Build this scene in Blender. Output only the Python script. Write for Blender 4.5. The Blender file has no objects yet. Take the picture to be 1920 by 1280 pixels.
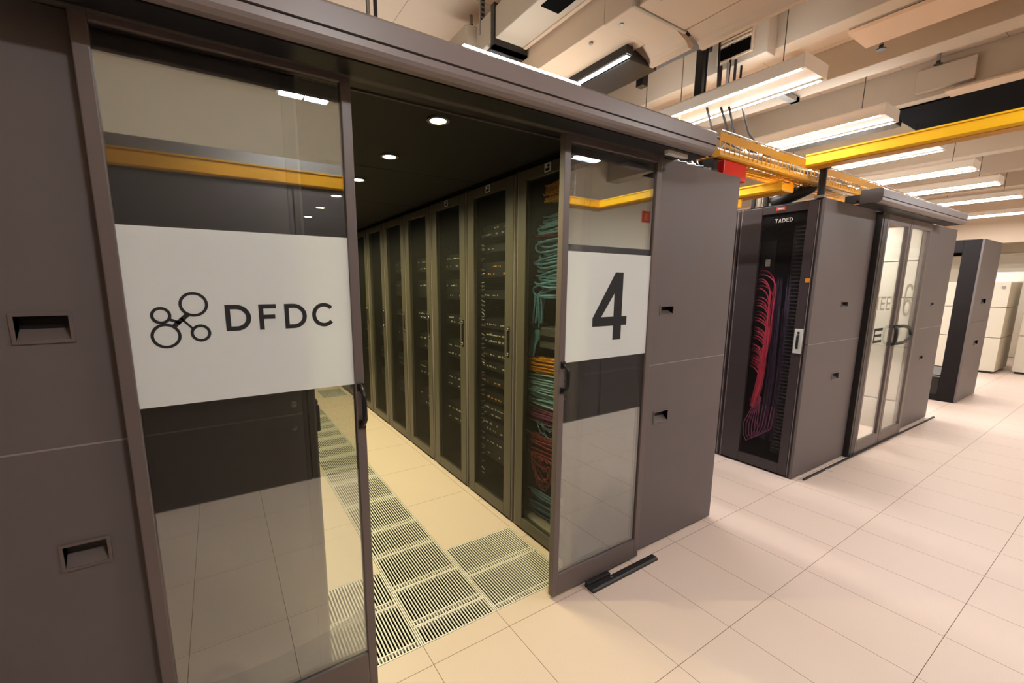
import bpy, bmesh, math, random
from mathutils import Matrix, Vector
random.seed(7)
SC = bpy.context.scene
COL = SC.collection

# ------------------------------------------------------------------ camera
cd = bpy.data.cameras.new('camera')
cam = bpy.data.objects.new('camera', cd); COL.objects.link(cam)
right = Vector((0.845, -0.534, 0.002)); fwd = Vector((0.527, 0.834, -0.164)).normalized()
right = (right - fwd * right.dot(fwd)).normalized(); up = right.cross(fwd)
cam.matrix_world = Matrix(((right.x, up.x, -fwd.x, -1.548), (right.y, up.y, -fwd.y, -1.477),
                           (right.z, up.z, -fwd.z, 1.569), (0, 0, 0, 1)))
cd.sensor_width = 36; cd.lens = 804.26 / 1920 * 36
cd.shift_x = 42.23 / 1920; cd.shift_y = 29.72 / 1920
cd.clip_start = 0.02; cd.clip_end = 100
SC.camera = cam

# ------------------------------------------------------------------ world, exposure
w = bpy.data.worlds.new('world'); SC.world = w; w.use_nodes = True
w.node_tree.nodes['Background'].inputs[0].default_value = (1.0, 0.9, 0.8, 1)
w.node_tree.nodes['Background'].inputs[1].default_value = 0.05
SC.view_settings.view_transform = 'Standard'; SC.view_settings.look = 'None'
SC.view_settings.exposure = 0.0; SC.view_settings.gamma = 1.0
SC.view_settings.use_curve_mapping = False
STRIP = 270.0          # radiance of the LED strips
DOWN = 38.0            # watts of one aisle downlight

# ------------------------------------------------------------------ materials
def lin(c):
    return tuple(((v / 255) / 12.92 if v / 255 <= 0.04045 else ((v / 255 + 0.055) / 1.055) ** 2.4) for v in c)
MATS = {}
def mat(name, rgb, rough=0.5, spec=0.5, metal=0.0, noise=0.0, scale=20.0, bump=0.0):
    if name in MATS: return MATS[name]
    m = bpy.data.materials.new(name); m.use_nodes = True
    nt = m.node_tree; b = nt.nodes['Principled BSDF']
    c = lin(rgb)
    b.inputs['Base Color'].default_value = (*c, 1); b.inputs['Roughness'].default_value = rough
    b.inputs['Specular IOR Level'].default_value = spec; b.inputs['Metallic'].default_value = metal
    if noise or bump:
        tc = nt.nodes.new('ShaderNodeTexCoord'); n = nt.nodes.new('ShaderNodeTexNoise')
        n.inputs['Scale'].default_value = scale; n.inputs['Detail'].default_value = 4
        nt.links.new(tc.outputs['Object'], n.inputs['Vector'])
        if noise:
            r = nt.nodes.new('ShaderNodeMix'); r.data_type = 'RGBA'
            r.inputs['A'].default_value = (*[v * (1 - noise) for v in c], 1)
            r.inputs['B'].default_value = (*[min(1, v * (1 + noise)) for v in c], 1)
            nt.links.new(n.outputs['Fac'], r.inputs['Factor']); nt.links.new(r.outputs['Result'], b.inputs['Base Color'])
        if bump:
            bp = nt.nodes.new('ShaderNodeBump'); bp.inputs['Strength'].default_value = bump
            bp.inputs['Distance'].default_value = 0.001
            nt.links.new(n.outputs['Fac'], bp.inputs['Height']); nt.links.new(bp.outputs['Normal'], b.inputs['Normal'])
    MATS[name] = m
    return m
def emit(name, rgb, strength):
    m = bpy.data.materials.new(name); m.use_nodes = True; nt = m.node_tree
    nt.nodes.remove(nt.nodes['Principled BSDF'])
    e = nt.nodes.new('ShaderNodeEmission'); e.inputs[0].default_value = (*rgb, 1); e.inputs[1].default_value = strength
    nt.links.new(e.outputs[0], nt.nodes['Material Output'].inputs[0]); MATS[name] = m
    return m
def glass_mat(name, tint, refl, rough=0.0, top=0.8):
    m = bpy.data.materials.new(name); m.use_nodes = True; nt = m.node_tree
    nt.nodes.remove(nt.nodes['Principled BSDF'])
    t = nt.nodes.new('ShaderNodeBsdfTransparent'); t.inputs[0].default_value = (*tint, 1)
    g = nt.nodes.new('ShaderNodeBsdfGlossy'); g.inputs['Roughness'].default_value = rough
    g.inputs[0].default_value = (0.90, 0.94, 0.97, 1)
    f = nt.nodes.new('ShaderNodeLayerWeight'); f.inputs['Blend'].default_value = 0.35
    mr = nt.nodes.new('ShaderNodeMapRange')
    mr.inputs['From Min'].default_value = 0; mr.inputs['From Max'].default_value = 1
    mr.inputs['To Min'].default_value = refl; mr.inputs['To Max'].default_value = top
    nt.links.new(f.outputs['Fresnel'], mr.inputs['Value'])
    x = nt.nodes.new('ShaderNodeMixShader')
    nt.links.new(mr.outputs[0], x.inputs[0]); nt.links.new(t.outputs[0], x.inputs[1]); nt.links.new(g.outputs[0], x.inputs[2])
    nt.links.new(x.outputs[0], nt.nodes['Material Output'].inputs[0]); MATS[name] = m
    return m
def film_mat(name, rgb, clear, transl):
    m = bpy.data.materials.new(name); m.use_nodes = True; nt = m.node_tree
    nt.nodes.remove(nt.nodes['Principled BSDF'])
    c = lin(rgb)
    d = nt.nodes.new('ShaderNodeBsdfDiffuse'); d.inputs[0].default_value = (*c, 1)
    tr = nt.nodes.new('ShaderNodeBsdfTranslucent'); tr.inputs[0].default_value = (*c, 1)
    tp = nt.nodes.new('ShaderNodeBsdfTransparent')
    a = nt.nodes.new('ShaderNodeMixShader'); a.inputs[0].default_value = transl
    b = nt.nodes.new('ShaderNodeMixShader'); b.inputs[0].default_value = clear
    nt.links.new(d.outputs[0], a.inputs[1]); nt.links.new(tr.outputs[0], a.inputs[2])
    nt.links.new(a.outputs[0], b.inputs[1]); nt.links.new(tp.outputs[0], b.inputs[2])
    nt.links.new(b.outputs[0], nt.nodes['Material Output'].inputs[0]); MATS[name] = m
    return m
def mesh_mat(name, rgb, hole=0.45, scale=190.0):
    # perforated steel sheet: round holes in a dense lattice
    m = bpy.data.materials.new(name); m.use_nodes = True; nt = m.node_tree
    p = nt.nodes['Principled BSDF']; p.inputs['Base Color'].default_value = (*lin(rgb), 1); p.inputs['Roughness'].default_value = 0.5
    tc = nt.nodes.new('ShaderNodeTexCoord'); v = nt.nodes.new('ShaderNodeTexVoronoi')
    v.inputs['Scale'].default_value = scale; v.inputs['Randomness'].default_value = 0.0
    v.voronoi_dimensions = '2D'
    sx = nt.nodes.new('ShaderNodeSeparateXYZ'); cx = nt.nodes.new('ShaderNodeCombineXYZ')
    nt.links.new(tc.outputs['Object'], sx.inputs[0]); nt.links.new(sx.outputs[1], cx.inputs[0]); nt.links.new(sx.outputs[2], cx.inputs[1])
    nt.links.new(cx.outputs[0], v.inputs['Vector'])
    c = nt.nodes.new('ShaderNodeMath'); c.operation = 'LESS_THAN'; c.inputs[1].default_value = hole
    nt.links.new(v.outputs['Distance'], c.inputs[0])
    t = nt.nodes.new('ShaderNodeBsdfTransparent'); x = nt.nodes.new('ShaderNodeMixShader')
    nt.links.new(c.outputs[0], x.inputs[0]); nt.links.new(p.outputs[0], x.inputs[1]); nt.links.new(t.outputs[0], x.inputs[2])
    nt.links.new(x.outputs[0], nt.nodes['Material Output'].inputs[0]); MATS[name] = m
    return m

PANEL = mat('panel_paint', (105, 96, 95), 0.5, 0.35, noise=0.05, scale=6, bump=0.03)
PANELD = mat('panel_paint_dark', (76, 68, 66), 0.45, 0.35)
FRAME = mat('door_frame_paint', (106, 94, 90), 0.4, 0.4)
HEADER = mat('header_paint', (132, 120, 118), 0.38, 0.5, noise=0.03, scale=5)
STRIPE = mat('highlight_tone', (150, 140, 136), 0.4, 0.4)  # pale tone carrying the highlights on seams and rack edges
BLACK = mat('black_plastic', (26, 23, 23), 0.4, 0.5)
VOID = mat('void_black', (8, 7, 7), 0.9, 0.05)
RACKB = mat('rack_bronze', (84, 78, 66), 0.38, 0.5)
RACKD = mat('rack_dark', (62, 53, 54), 0.42, 0.45)
PORTAL = mat('portal_dark', (26, 21, 22), 0.6, 0.2)
RACKIN = mat('rack_inside', (30, 28, 28), 0.6, 0.3)
CHROME = mat('chrome', (205, 203, 200), 0.2, 0.5, 1.0)
STEEL = mat('steel_grey', (150, 146, 140), 0.35, 0.5, 0.6)
TILE = mat('floor_tile', (226, 203, 186), 0.42, 0.4, noise=0.05, scale=160)
SEAM = mat('floor_seam', (112, 80, 62), 0.8, 0.2)
CEIL = mat('ceiling_tile', (210, 188, 166), 0.85, 0.2, noise=0.02, scale=30)
CEILSEAM = mat('ceiling_seam', (150, 124, 100), 0.9, 0.1)
DUCT = mat('duct_paint', (206, 180, 154), 0.6, 0.3)
BEAM = mat('beam_paint', (182, 168, 150), 0.7, 0.3)
LAMPW = mat('lamp_white', (236, 226, 214), 0.4, 0.4)
WALL = mat('wall_cream', (240, 228, 206), 0.8, 0.2, noise=0.02, scale=3)
CAB = mat('cabinet_cream', (206, 196, 176), 0.45, 0.4)
CABG = mat('cabinet_grey', (216, 208, 192), 0.4, 0.4)
YEL = mat('tray_yellow', (250, 190, 30), 0.4, 0.4)
YELD = mat('tray_ochre', (214, 150, 24), 0.45, 0.4)
RED = mat('red_box', (226, 34, 30), 0.4, 0.4)
GRAT = mat('grille_grey', (240, 232, 218), 0.4, 0.5)
LETTER = mat('letter_charcoal', (44, 44, 46), 0.6, 0.2)
FAINT = mat('letter_faint', (176, 166, 148), 0.7, 0.2)  # low-contrast tone for the letters on the second container glass
LABEL = mat('label_white', (214, 214, 208), 0.6, 0.3)
ORANGE = mat('sticker_orange', (224, 140, 40), 0.6, 0.3)
REDL = mat('label_red', (222, 74, 44), 0.6, 0.3)
MATTE = mat('cable_matte', (30, 26, 24), 0.9, 0.1)
GREYC = mat('cable_grey', (128, 124, 118), 0.8, 0.2)
WHITEC = mat('cable_white', (186, 182, 174), 0.8, 0.2)
HOSE = mat('hose_black', (24, 22, 22), 0.5, 0.4)
TEAL = mat('cable_teal', (112, 170, 182), 0.5, 0.4)
TEAL2 = mat('cable_pale_teal', (160, 205, 205), 0.5, 0.4)
AMBER = mat('cable_amber', (240, 170, 30), 0.5, 0.4)
PURP = mat('cable_purple', (158, 84, 122), 0.5, 0.4)
MAROON = mat('cable_maroon', (168, 72, 76), 0.5, 0.4)
SLATE = mat('cable_slate', (108, 142, 158), 0.5, 0.4)
MAGENTA = mat('cable_magenta', (236, 74, 104), 0.45, 0.4)
VIOLET = mat('cable_violet', (74, 52, 84), 0.5, 0.4)
PORT = mat('port_light', (206, 200, 168), 0.5, 0.4)
GOLD = mat('port_amber', (226, 170, 70), 0.5, 0.4)
SERVER = mat('server_face', (38, 37, 37), 0.5, 0.4)
GLASS = glass_mat('tinted_glass', (0.92, 0.93, 0.90), 0.20)
GLASS6 = glass_mat('clear_glass', (0.95, 0.95, 0.93), 0.10, 0.0, 0.45)
FILM = film_mat('frosted_film', (254, 255, 252), 0.0, 0.46)
MESHB = mesh_mat('perforated_bronze', (40, 37, 32))
MESHD = mesh_mat('perforated_dark', (36, 31, 32), 0.47)
UPFILL = emit('added_uplight_glow', (0.98, 0.98, 1.0), 9.0)
LED = emit('led_strip', (0.98, 0.985, 1.0), STRIP)
LED2 = emit('led_panel_light', (0.98, 0.985, 1.0), STRIP * 1.02)
ADDGLOW = emit('added_glow', (1.0, 0.95, 0.88), 23.0)
INLED = emit('batten_and_fill_led', (1.0, 0.97, 0.92), 85.0)
LENS = emit('downlight_lens', (1.0, 0.90, 0.62), 40.0)
REDLED = emit('red_led', (1.0, 0.05, 0.08), 6.0)

# ------------------------------------------------------------------ mesh building
class MB:
    def __init__(s): s.v = []; s.f = []; s.m = []
    def face(s, pts, m=0):
        i = len(s.v); s.v += [tuple(p) for p in pts]; s.f.append(tuple(range(i, i + len(pts)))); s.m.append(m); return s
    def box(s, x0, x1, y0, y1, z0, z1, m=0):
        i = len(s.v)
        s.v += [(x, y, z) for z in (z0, z1) for y in (y0, y1) for x in (x0, x1)]
        for q in ((0, 2, 3, 1), (4, 5, 7, 6), (0, 1, 5, 4), (2, 6, 7, 3), (0, 4, 6, 2), (1, 3, 7, 5)):
            s.f.append(tuple(i + k for k in q)); s.m.append(m)
        return s
    def prism(s, prof, axis, a, b, m=0):
        # closed profile extruded along an axis; prof given in the other two axes in order
        n = len(prof); i = len(s.v)
        for t in (a, b):
            for p, q in prof:
                s.v.append({'x': (t, p, q), 'y': (p, t, q), 'z': (p, q, t)}[axis])
        s.f.append(tuple(i + k for k in range(n))); s.m.append(m)
        s.f.append(tuple(i + n + k for k in reversed(range(n)))); s.m.append(m)
        for k in range(n):
            l = (k + 1) % n
            s.f.append((i + k, i + n + k, i + n + l, i + l)); s.m.append(m)
        return s
    def tube(s, pts, r, n=6, m=0, cap=True):
        pts = [Vector(p) for p in pts]; rs = r if isinstance(r, (list, tuple)) else [r] * len(pts)
        base = len(s.v); u = None
        for k, p in enumerate(pts):
            t = (pts[min(k + 1, len(pts) - 1)] - pts[max(k - 1, 0)])
            t = t.normalized() if t.length > 1e-9 else Vector((0, 0, 1))
            if u is None: u = t.orthogonal().normalized()
            else:
                u = u - t * u.dot(t); u = u.normalized() if u.length > 1e-6 else t.orthogonal().normalized()
            w2 = t.cross(u)
            for j in range(n):
                a = 2 * math.pi * j / n
                s.v.append(tuple(p + (u * math.cos(a) + w2 * math.sin(a)) * rs[k]))
        for k in range(len(pts) - 1):
            for j in range(n):
                a = base + k * n + j; b = base + k * n + (j + 1) % n
                s.f.append((a, b, b + n, a + n)); s.m.append(m)
        if cap:
            s.f.append(tuple(base + j for j in reversed(range(n)))); s.m.append(m)
            e = base + (len(pts) - 1) * n
            s.f.append(tuple(e + j for j in range(n))); s.m.append(m)
        return s
    def disc_ring(s, c, r0, r1, z0, z1, n=28, m=0):
        # washer about the z axis
        i = len(s.v)
        for r, z in ((r0, z0), (r1, z0), (r1, z1), (r0, z1)):
            for k in range(n):
                a = 2 * math.pi * k / n; s.v.append((c[0] + r * math.cos(a), c[1] + r * math.sin(a), z))
        for q in range(4):
            for k in range(n):
                l = (k + 1) % n; p = (q + 1) % 4
                s.f.append((i + q * n + k, i + q * n + l, i + p * n + l, i + p * n + k)); s.m.append(m)
        return s
    def cyl(s, p0, p1, r, n=16, m=0): return s.tube([p0, p1], r, n, m)

def obj(name, mb, m, parent=None, org=None, bevel=0.0, smooth=False):
    ms = m if isinstance(m, (list, tuple)) else [m]
    if org is None: org = parent['_o'] if parent is not None and '_o' in parent else (0, 0, 0)
    me = bpy.data.meshes.new(name)
    me.from_pydata([(v[0] - org[0], v[1] - org[1], v[2] - org[2]) for v in mb.v], [], mb.f)
    for x in ms: me.materials.append(x)
    for p, k in zip(me.polygons, mb.m): p.material_index = k; p.use_smooth = smooth
    bm = bmesh.new(); bm.from_mesh(me)
    bmesh.ops.recalc_face_normals(bm, faces=bm.faces)
    bm.to_mesh(me); bm.free()
    o = bpy.data.objects.new(name, me); COL.objects.link(o)
    if parent is not None: o.parent = parent
    else: o.location = org
    o['_o'] = org
    if bevel:
        b = o.modifiers.new('bevel', 'BEVEL'); b.width = bevel; b.segments = 2; b.limit_method = 'ANGLE'; b.angle_limit = 0.6
    return o
def thing(name, label, cat, org=(0, 0, 0), group=None):
    o = bpy.data.objects.new(name, None); COL.objects.link(o); o.location = org
    o.empty_display_size = 0.1; o['_o'] = tuple(org)
    return tag(o, label, cat, group)
def tag(o, label, cat, group=None):
    o['label'] = label; o['category'] = cat
    if group: o['group'] = group
    return o
def struct(name, mb, m, bevel=0.0):
    o = obj(name, mb, m, bevel=bevel); o['kind'] = 'structure'; return o
def copy_tree(o, parent=None):
    c = o.copy(); COL.objects.link(c)
    if parent is not None: c.parent = parent
    for ch in list(o.children): copy_tree(ch, c)
    return c
def dup(root, delta, label=None, group=None):
    r = copy_tree(root); r.location = Vector(root.location) + Vector(delta)
    if label: r['label'] = label
    if group: r['group'] = group
    return r
def frame_box(mb, x0, x1, y0, y1, z0, z1, l, r, t, b, m=0):
    # rectangular frame standing in the xz plane
    mb.box(x0, x0 + l, y0, y1, z0, z1, m); mb.box(x1 - r, x1, y0, y1, z0, z1, m)
    mb.box(x0 + l, x1 - r, y0, y1, z1 - t, z1, m); mb.box(x0 + l, x1 - r, y0, y1, z0, z0 + b, m); return mb
def frame_box_y(mb, x0, x1, y0, y1, z0, z1, l, r, t, b, m=0):
    mb.box(x0, x1, y0, y0 + l, z0, z1, m); mb.box(x0, x1, y1 - r, y1, z0, z1, m)
    mb.box(x0, x1, y0 + l, y1 - r, z1 - t, z1, m); mb.box(x0, x1, y0 + l, y1 - r, z0, z0 + b, m); return mb
def glyph(loops, place, depth=0.0006):
    # flat letter: outer loop and holes in 2-D, filled and given a little thickness
    bm = bmesh.new(); ed = []
    for lp in loops:
        vs = [bm.verts.new((p[0], p[1], 0)) for p in lp]
        ed += [bm.edges.new((vs[k], vs[(k + 1) % len(vs)])) for k in range(len(vs))]
    bmesh.ops.triangle_fill(bm, use_beauty=True, use_dissolve=False, edges=ed)
    g = bmesh.ops.extrude_face_region(bm, geom=list(bm.faces))
    for v in [e for e in g['geom'] if isinstance(e, bmesh.types.BMVert)]: v.co.z += depth
    mb = MB(); bm.verts.index_update()
    mb.v = [place(*v.co) for v in bm.verts]; mb.f = [tuple(v.index for v in f.verts) for f in bm.faces]; mb.m = [0] * len(mb.f)
    bm.free(); return mb
def join(a, b):
    i = len(a.v); a.v += b.v; a.f += [tuple(k + i for k in f) for f in b.f]; a.m += b.m; return a
def circ(cx, cy, r, n=40, a0=0.0, a1=2 * math.pi, closed=True):
    k = n if closed else n + 1
    return [(cx + r * math.cos(a0 + (a1 - a0) * j / n), cy + r * math.sin(a0 + (a1 - a0) * j / n)) for j in range(k)]
def L_D(x, z, wd, h, t):
    r = h / 2
    def half(o):
        hh = h - 2 * o; rr = hh / 2; xs = x + wd - r
        return [(x + o, z + o), (xs, z + o)] + [(xs + (r - o) * math.cos(a), z + r + rr * math.sin(a)) for a in [(-0.5 + j / 20) * math.pi for j in range(1, 20)]] + [(xs, z + h - o), (x + o, z + h - o)]
    return [half(0), half(t)]
def L_F(x, z, wd, h, t):
    return [[(x, z), (x + t, z), (x + t, z + h * 0.42), (x + wd * 0.92, z + h * 0.42), (x + wd * 0.92, z + h * 0.42 + t), (x + t, z + h * 0.42 + t),
             (x + t, z + h - t), (x + wd, z + h - t), (x + wd, z + h), (x, z + h)]]
def L_E(x, z, wd, h, t):
    m_ = z + h / 2
    return [[(x, z), (x + wd, z), (x + wd, z + t), (x + t, z + t), (x + t, m_ - t / 2), (x + wd * 0.9, m_ - t / 2), (x + wd * 0.9, m_ + t / 2), (x + t, m_ + t / 2),
             (x + t, z + h - t), (x + wd, z + h - t), (x + wd, z + h), (x, z + h)]]
def L_C(x, z, wd, h, t):
    cx, cz = x + wd * 0.52, z + h / 2; a0, a1 = 0.72, 2 * math.pi - 0.72
    o = [(cx + wd * 0.52 * math.cos(a0 + (a1 - a0) * j / 30), cz + h / 2 * 1.03 * math.sin(a0 + (a1 - a0) * j / 30)) for j in range(31)]
    i = [(cx + (wd * 0.52 - t) * math.cos(a0 + (a1 - a0) * j / 30), cz + (h / 2 * 1.03 - t) * math.sin(a0 + (a1 - a0) * j / 30)) for j in range(31)]
    return [o + i[::-1]]
def L_I(x, z, wd, h, t): return [[(x, z), (x + t, z), (x + t, z + h), (x, z + h)]]
def xz(y):                                   # letters on a face looking towards -y
    return lambda u, v, d: (u, y - d, v)

# ------------------------------------------------------------------ room shell
XS = [-0.039 + 0.387 * i for i in range(0, 36)]
XS = [-0.52, -0.907] + XS
x = -1.39
while x > -4.6: XS.append(x); x -= 0.387
XS = sorted(XS); YS = sorted([-0.029 - 0.551 * j for j in range(-16, 8)])
AX0, AX1 = -1.39, -0.039                       # the aisle cuts its own tile rows
GR = []                                        # grille rectangles (x0, x1, y0, y1)
CY = [0.083, 0.2, 0.478, 0.79, 1.07, 1.47, 1.89, 2.19, 2.49, 2.76, 3.05, 3.32, 3.55, 3.9, 4.24]
for a, b in zip(CY[:-1], CY[1:]): GR.append((-0.907, -0.52, a, b, 'c'))
GR += [(-0.52, -0.039, 0.083, 0.375, 'r'), (-0.52, -0.039, 0.375, 0.66, 'r'),
       (-1.39, -0.907, 0.083, 0.385, 'l'), (-1.39, -0.907, 0.385, 0.67, 'l'), (-0.39, -0.039, 4.72, 5.3, 'f')]
rects = []
for xa, xb in zip(XS[:-1], XS[1:]):
    for ya, yb in zip(YS[:-1], YS[1:]):
        if xa > AX0 - 0.01 and xb < AX1 + 0.01 and ya > -0.1 and yb < 6.7: continue
        rects.append((xa, xb, ya, yb))
ay = [-0.029, 0.083] + [0.663 + 0.6 * k for k in range(0, 11)]
ax = [-1.39, -0.907, -0.52, -0.039]
for ya, yb in zip(ay[:-1], ay[1:]):
    for xa, xb in zip(ax[:-1], ax[1:]):
        rects.append((xa, xb, ya, yb))
out = []
for r in rects:                                # cut grille openings out of the aisle tiles
    todo = [r]
    for g in GR:
        nt = []
        for (a, b, c, d) in todo:
            ga, gb, gc, gd = g[:4]
            if gb <= a + 1e-4 or ga >= b - 1e-4 or gd <= c + 1e-4 or gc >= d - 1e-4: nt.append((a, b, c, d)); continue
            if c < gc - 1e-4: nt.append((a, b, c, gc))
            if d > gd + 1e-4: nt.append((a, b, gd, d))
            c2, d2 = max(c, gc), min(d, gd)
            if a < ga - 1e-4: nt.append((a, ga, c2, d2))
            if b > gb + 1e-4: nt.append((gb, b, c2, d2))
        todo = nt
    out += todo
fl = MB(); gap = 0.0011
for (a, b, c, d) in out:
    if b - a < 0.02 or d - c < 0.02:
        fl.face([(a, c, 0), (b, c, 0), (b, d, 0), (a, d, 0)]); continue
    fl.face([(a + gap, c + gap, 0), (b - gap, c + gap, 0), (b - gap, d - gap, 0), (a + gap, d - gap, 0)])
    fl.face([(a, c, -0.002), (b, c, -0.002), (b, d, -0.002), (a, d, -0.002)], 1)
struct('floor', fl, [TILE, SEAM])
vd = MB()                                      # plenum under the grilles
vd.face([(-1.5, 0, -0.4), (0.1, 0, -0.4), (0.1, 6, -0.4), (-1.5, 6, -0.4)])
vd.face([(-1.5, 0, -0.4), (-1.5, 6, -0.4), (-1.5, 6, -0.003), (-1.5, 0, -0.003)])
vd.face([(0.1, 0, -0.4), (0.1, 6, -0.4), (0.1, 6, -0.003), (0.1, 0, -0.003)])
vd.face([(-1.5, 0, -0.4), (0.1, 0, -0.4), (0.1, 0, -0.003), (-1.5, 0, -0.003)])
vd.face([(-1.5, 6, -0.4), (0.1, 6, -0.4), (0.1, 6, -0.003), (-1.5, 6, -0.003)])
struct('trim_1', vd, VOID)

X0, X1, Y0, Y1, ZC = -4.6, 13.6, -3.6, 8.6, 3.5
cb = MB()
cx = X0
while cx < X1:
    cy = Y0
    while cy < Y1:
        a, b, c, d = cx, min(cx + 0.62, X1), cy, min(cy + 0.62, Y1)
        cb.face([(a + .002, c + .002, ZC), (b - .002, c + .002, ZC), (b - .002, d - .002, ZC), (a + .002, d - .002, ZC)])
        cy += 0.62
    cx += 0.62
cb.face([(X0, Y0, ZC + .003), (X1, Y0, ZC + .003), (X1, Y1, ZC + .003), (X0, Y1, ZC + .003)], 1)
struct('ceiling', cb, [CEIL, CEILSEAM])
struct('wall_left', MB().box(X0 - .1, X0, Y0, Y1, 0, ZC), WALL)
struct('wall_right', MB().box(X1, X1 + .1, Y0, Y1, 0, ZC), WALL)
struct('wall_back', MB().box(X0, X1, Y1, Y1 + .1, 0, ZC), WALL)
wf = MB().box(X0, X1, Y0 - .1, Y0, 0, ZC)
struct('wall_front', wf, WALL)
struct('trim_2', MB().box(12.3, 12.45, Y0, Y1, 2.47, ZC), CEIL)          # bulkhead across the far end

# ceiling beams (all run with the lamps, along y)
def beam(n, x0, x1, y0, y1, z0, z1, m=BEAM): return struct('trim_%d' % n, MB().box(x0, x1, y0, y1, z0, z1), m, 0.004)
beam(3, 2.00, 2.14, -3.6, 4.0, 3.25, 3.5)
beam(4, 2.90, 3.10, -3.6, 4.0, 3.26, 3.5)
beam(5, 3.86, 4.10, -3.6, 4.0, 3.20, 3.5)
beam(6, 5.25, 5.45, -3.6, 6.0, 3.22, 3.5)
beam(7, 6.60, 6.80, -3.6, 6.0, 3.20, 3.5)
beam(8, 8.05, 8.25, -3.6, 6.0, 3.20, 3.5)
beam(9, 9.60, 9.80, -3.6, 6.0, 3.20, 3.5)
struct('trim_10', MB().box(3.98, 5.24, -3.0, 0.22, 3.185, 3.20), VOID)  # black plate standing in for the dark of an open ceiling bay

# ------------------------------------------------------------------ lamps
def make_lamp(x, y0, y1, label, z=2.9, W=0.32, up=True):
    t = thing('ceiling_lamp', label, 'lamp', (x, y0, z))
    h = MB(); p = [(x - W/2, z + .002), (x - W/2, z + .075), (x - W/2 + .03, z + .095), (x + W/2 - .03, z + .095), (x + W/2, z + .075), (x + W/2, z + .002),
                   (x + W/2 - .006, z + .002), (x + W/2 - .006, z + .03), (x - W/2 + .006, z + .03), (x - W/2 + .006, z + .002)]
    h.prism(p, 'y', y0, y1); h.box(x - W/2, x + W/2, y0 - .004, y0, z + .002, z + .09); h.box(x - W/2, x + W/2, y1, y1 + .004, z + .002, z + .09)
    obj('housing', h, LAMPW, t)
    obj('diffuser', MB().box(x - W/2 + .035, x + W/2 - .035, y0 + .01, y1 - .01, z + .012, z + .02), LAMPW, t)
    for s in (-1, 1):
        xc = x + s * (W/2 - .02)
        lt = MB().box(xc - .012, xc + .012, y0 + .02, y1 - .02, z + .001, z + .016)
        lt.face([(xc - .011, y0 + .022, z), (xc + .011, y0 + .022, z), (xc + .011, y1 - .022, z), (xc - .011, y1 - .022, z)], 1)
        obj('led_tube', lt, [LAMPW, LED], t)
    if up: obj('added_uplight_tube', MB().box(x - .05, x + .05, y0 + .05, y1 - .05, z + .096, z + .104), UPFILL, t)  # emitter added on the lamp top to brighten the ceiling
    for yy in (y0 + .2, y1 - .2):
        obj('hanging_wire', MB().tube([(x, yy, z + .094), (x, yy, ZC - .002)], .003, 5), BLACK, t)
    return t
LX = [1.79, 3.15, 4.53, 5.89, 7.18, 8.72, 11.0]
for i, lx in enumerate(LX):
    o = ['nearest', 'second', 'third', 'fourth', 'fifth', 'sixth', 'last'][i]
    make_lamp(lx, -0.06, 1.44, 'white twin-tube ceiling lamp over the racks, %s of the receding row' % o, up=i < 5)
t = thing('led_batten', 'thin single-tube light batten along the underside of the big beige duct', 'lamp', (0.61, 0.42, 2.9))
obj('body', MB().box(0.585, 0.64, 0.42, 1.6, 2.905, 2.95), BLACK, t); obj('led_tube', MB().box(0.58, 0.634, 0.43, 1.59, 2.9, 2.905).face([(.60, .43, 2.899), (.63, .43, 2.899), (.63, 1.59, 2.899), (.60, 1.59, 2.899)], 1), [BLACK, INLED], t)
for k, (xa, xb, ya) in enumerate([(-1.1, 1.1, 0.9), (-1.1, 1.1, 2.4), (2.5, 3.2, 1.0), (-3.0, 0.4, -2.5)]):  # uplights added out of view to brighten ceiling and ducts
    t = thing('fill_uplight', 'long added unseen uplight lying on the roof of the %s' % ['first container, front one', 'first container, rear one', 'second container', 'opposite dark row'][k], 'lamp', (0.5 * (xa + xb), ya, 2.25))
    zr = 2.29 if k != 2 else 2.225
    obj('body', MB().box(xa, xb, ya - .06, ya + .06, zr, zr + .04), LAMPW, t); obj('led_panel', MB().box(xa + .01, xb - .01, ya - .045, ya + .045, zr + .04, zr + .046), ADDGLOW, t)
def short_lamp(x, y, label, z=2.82):
    t = thing('ceiling_lamp', label, 'lamp', (x, y, z))
    obj('housing', MB().box(x - .17, x + .17, y - .08, y + .08, z + .012, z + .08), LAMPW, t, bevel=.004)
    for s_ in (-1, 1): obj('led_panel', MB().box(x + (.01 if s_ > 0 else -.15), x + (.15 if s_ > 0 else -.01), y - .06, y + .06, z, z + .014), LED2, t)
    for xx in (x - .1, x + .1): obj('hanging_wire', MB().tube([(xx, y, z + .078), (xx, y, ZC - .002)], .003, 5), BLACK, t)
for i, lx in enumerate([-0.93, 1.71, 4.4, 7.1]):
    o = ['first', 'second', 'third', 'fourth', 'fifth'][i]
    short_lamp(lx, -1.82, 'short white ceiling lamp above the walkway, mirrored in the door glass, %s from the left' % o)
for i, lx in enumerate([-0.9, 1.2, 3.4, 6.4, 9.0]):
    make_lamp(lx, 3.2, 4.7, 'ceiling lamp deep in the hall behind the containers, %s from the left' % ['first', 'second', 'third', 'fourth', 'fifth'][i], up=False)

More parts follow.
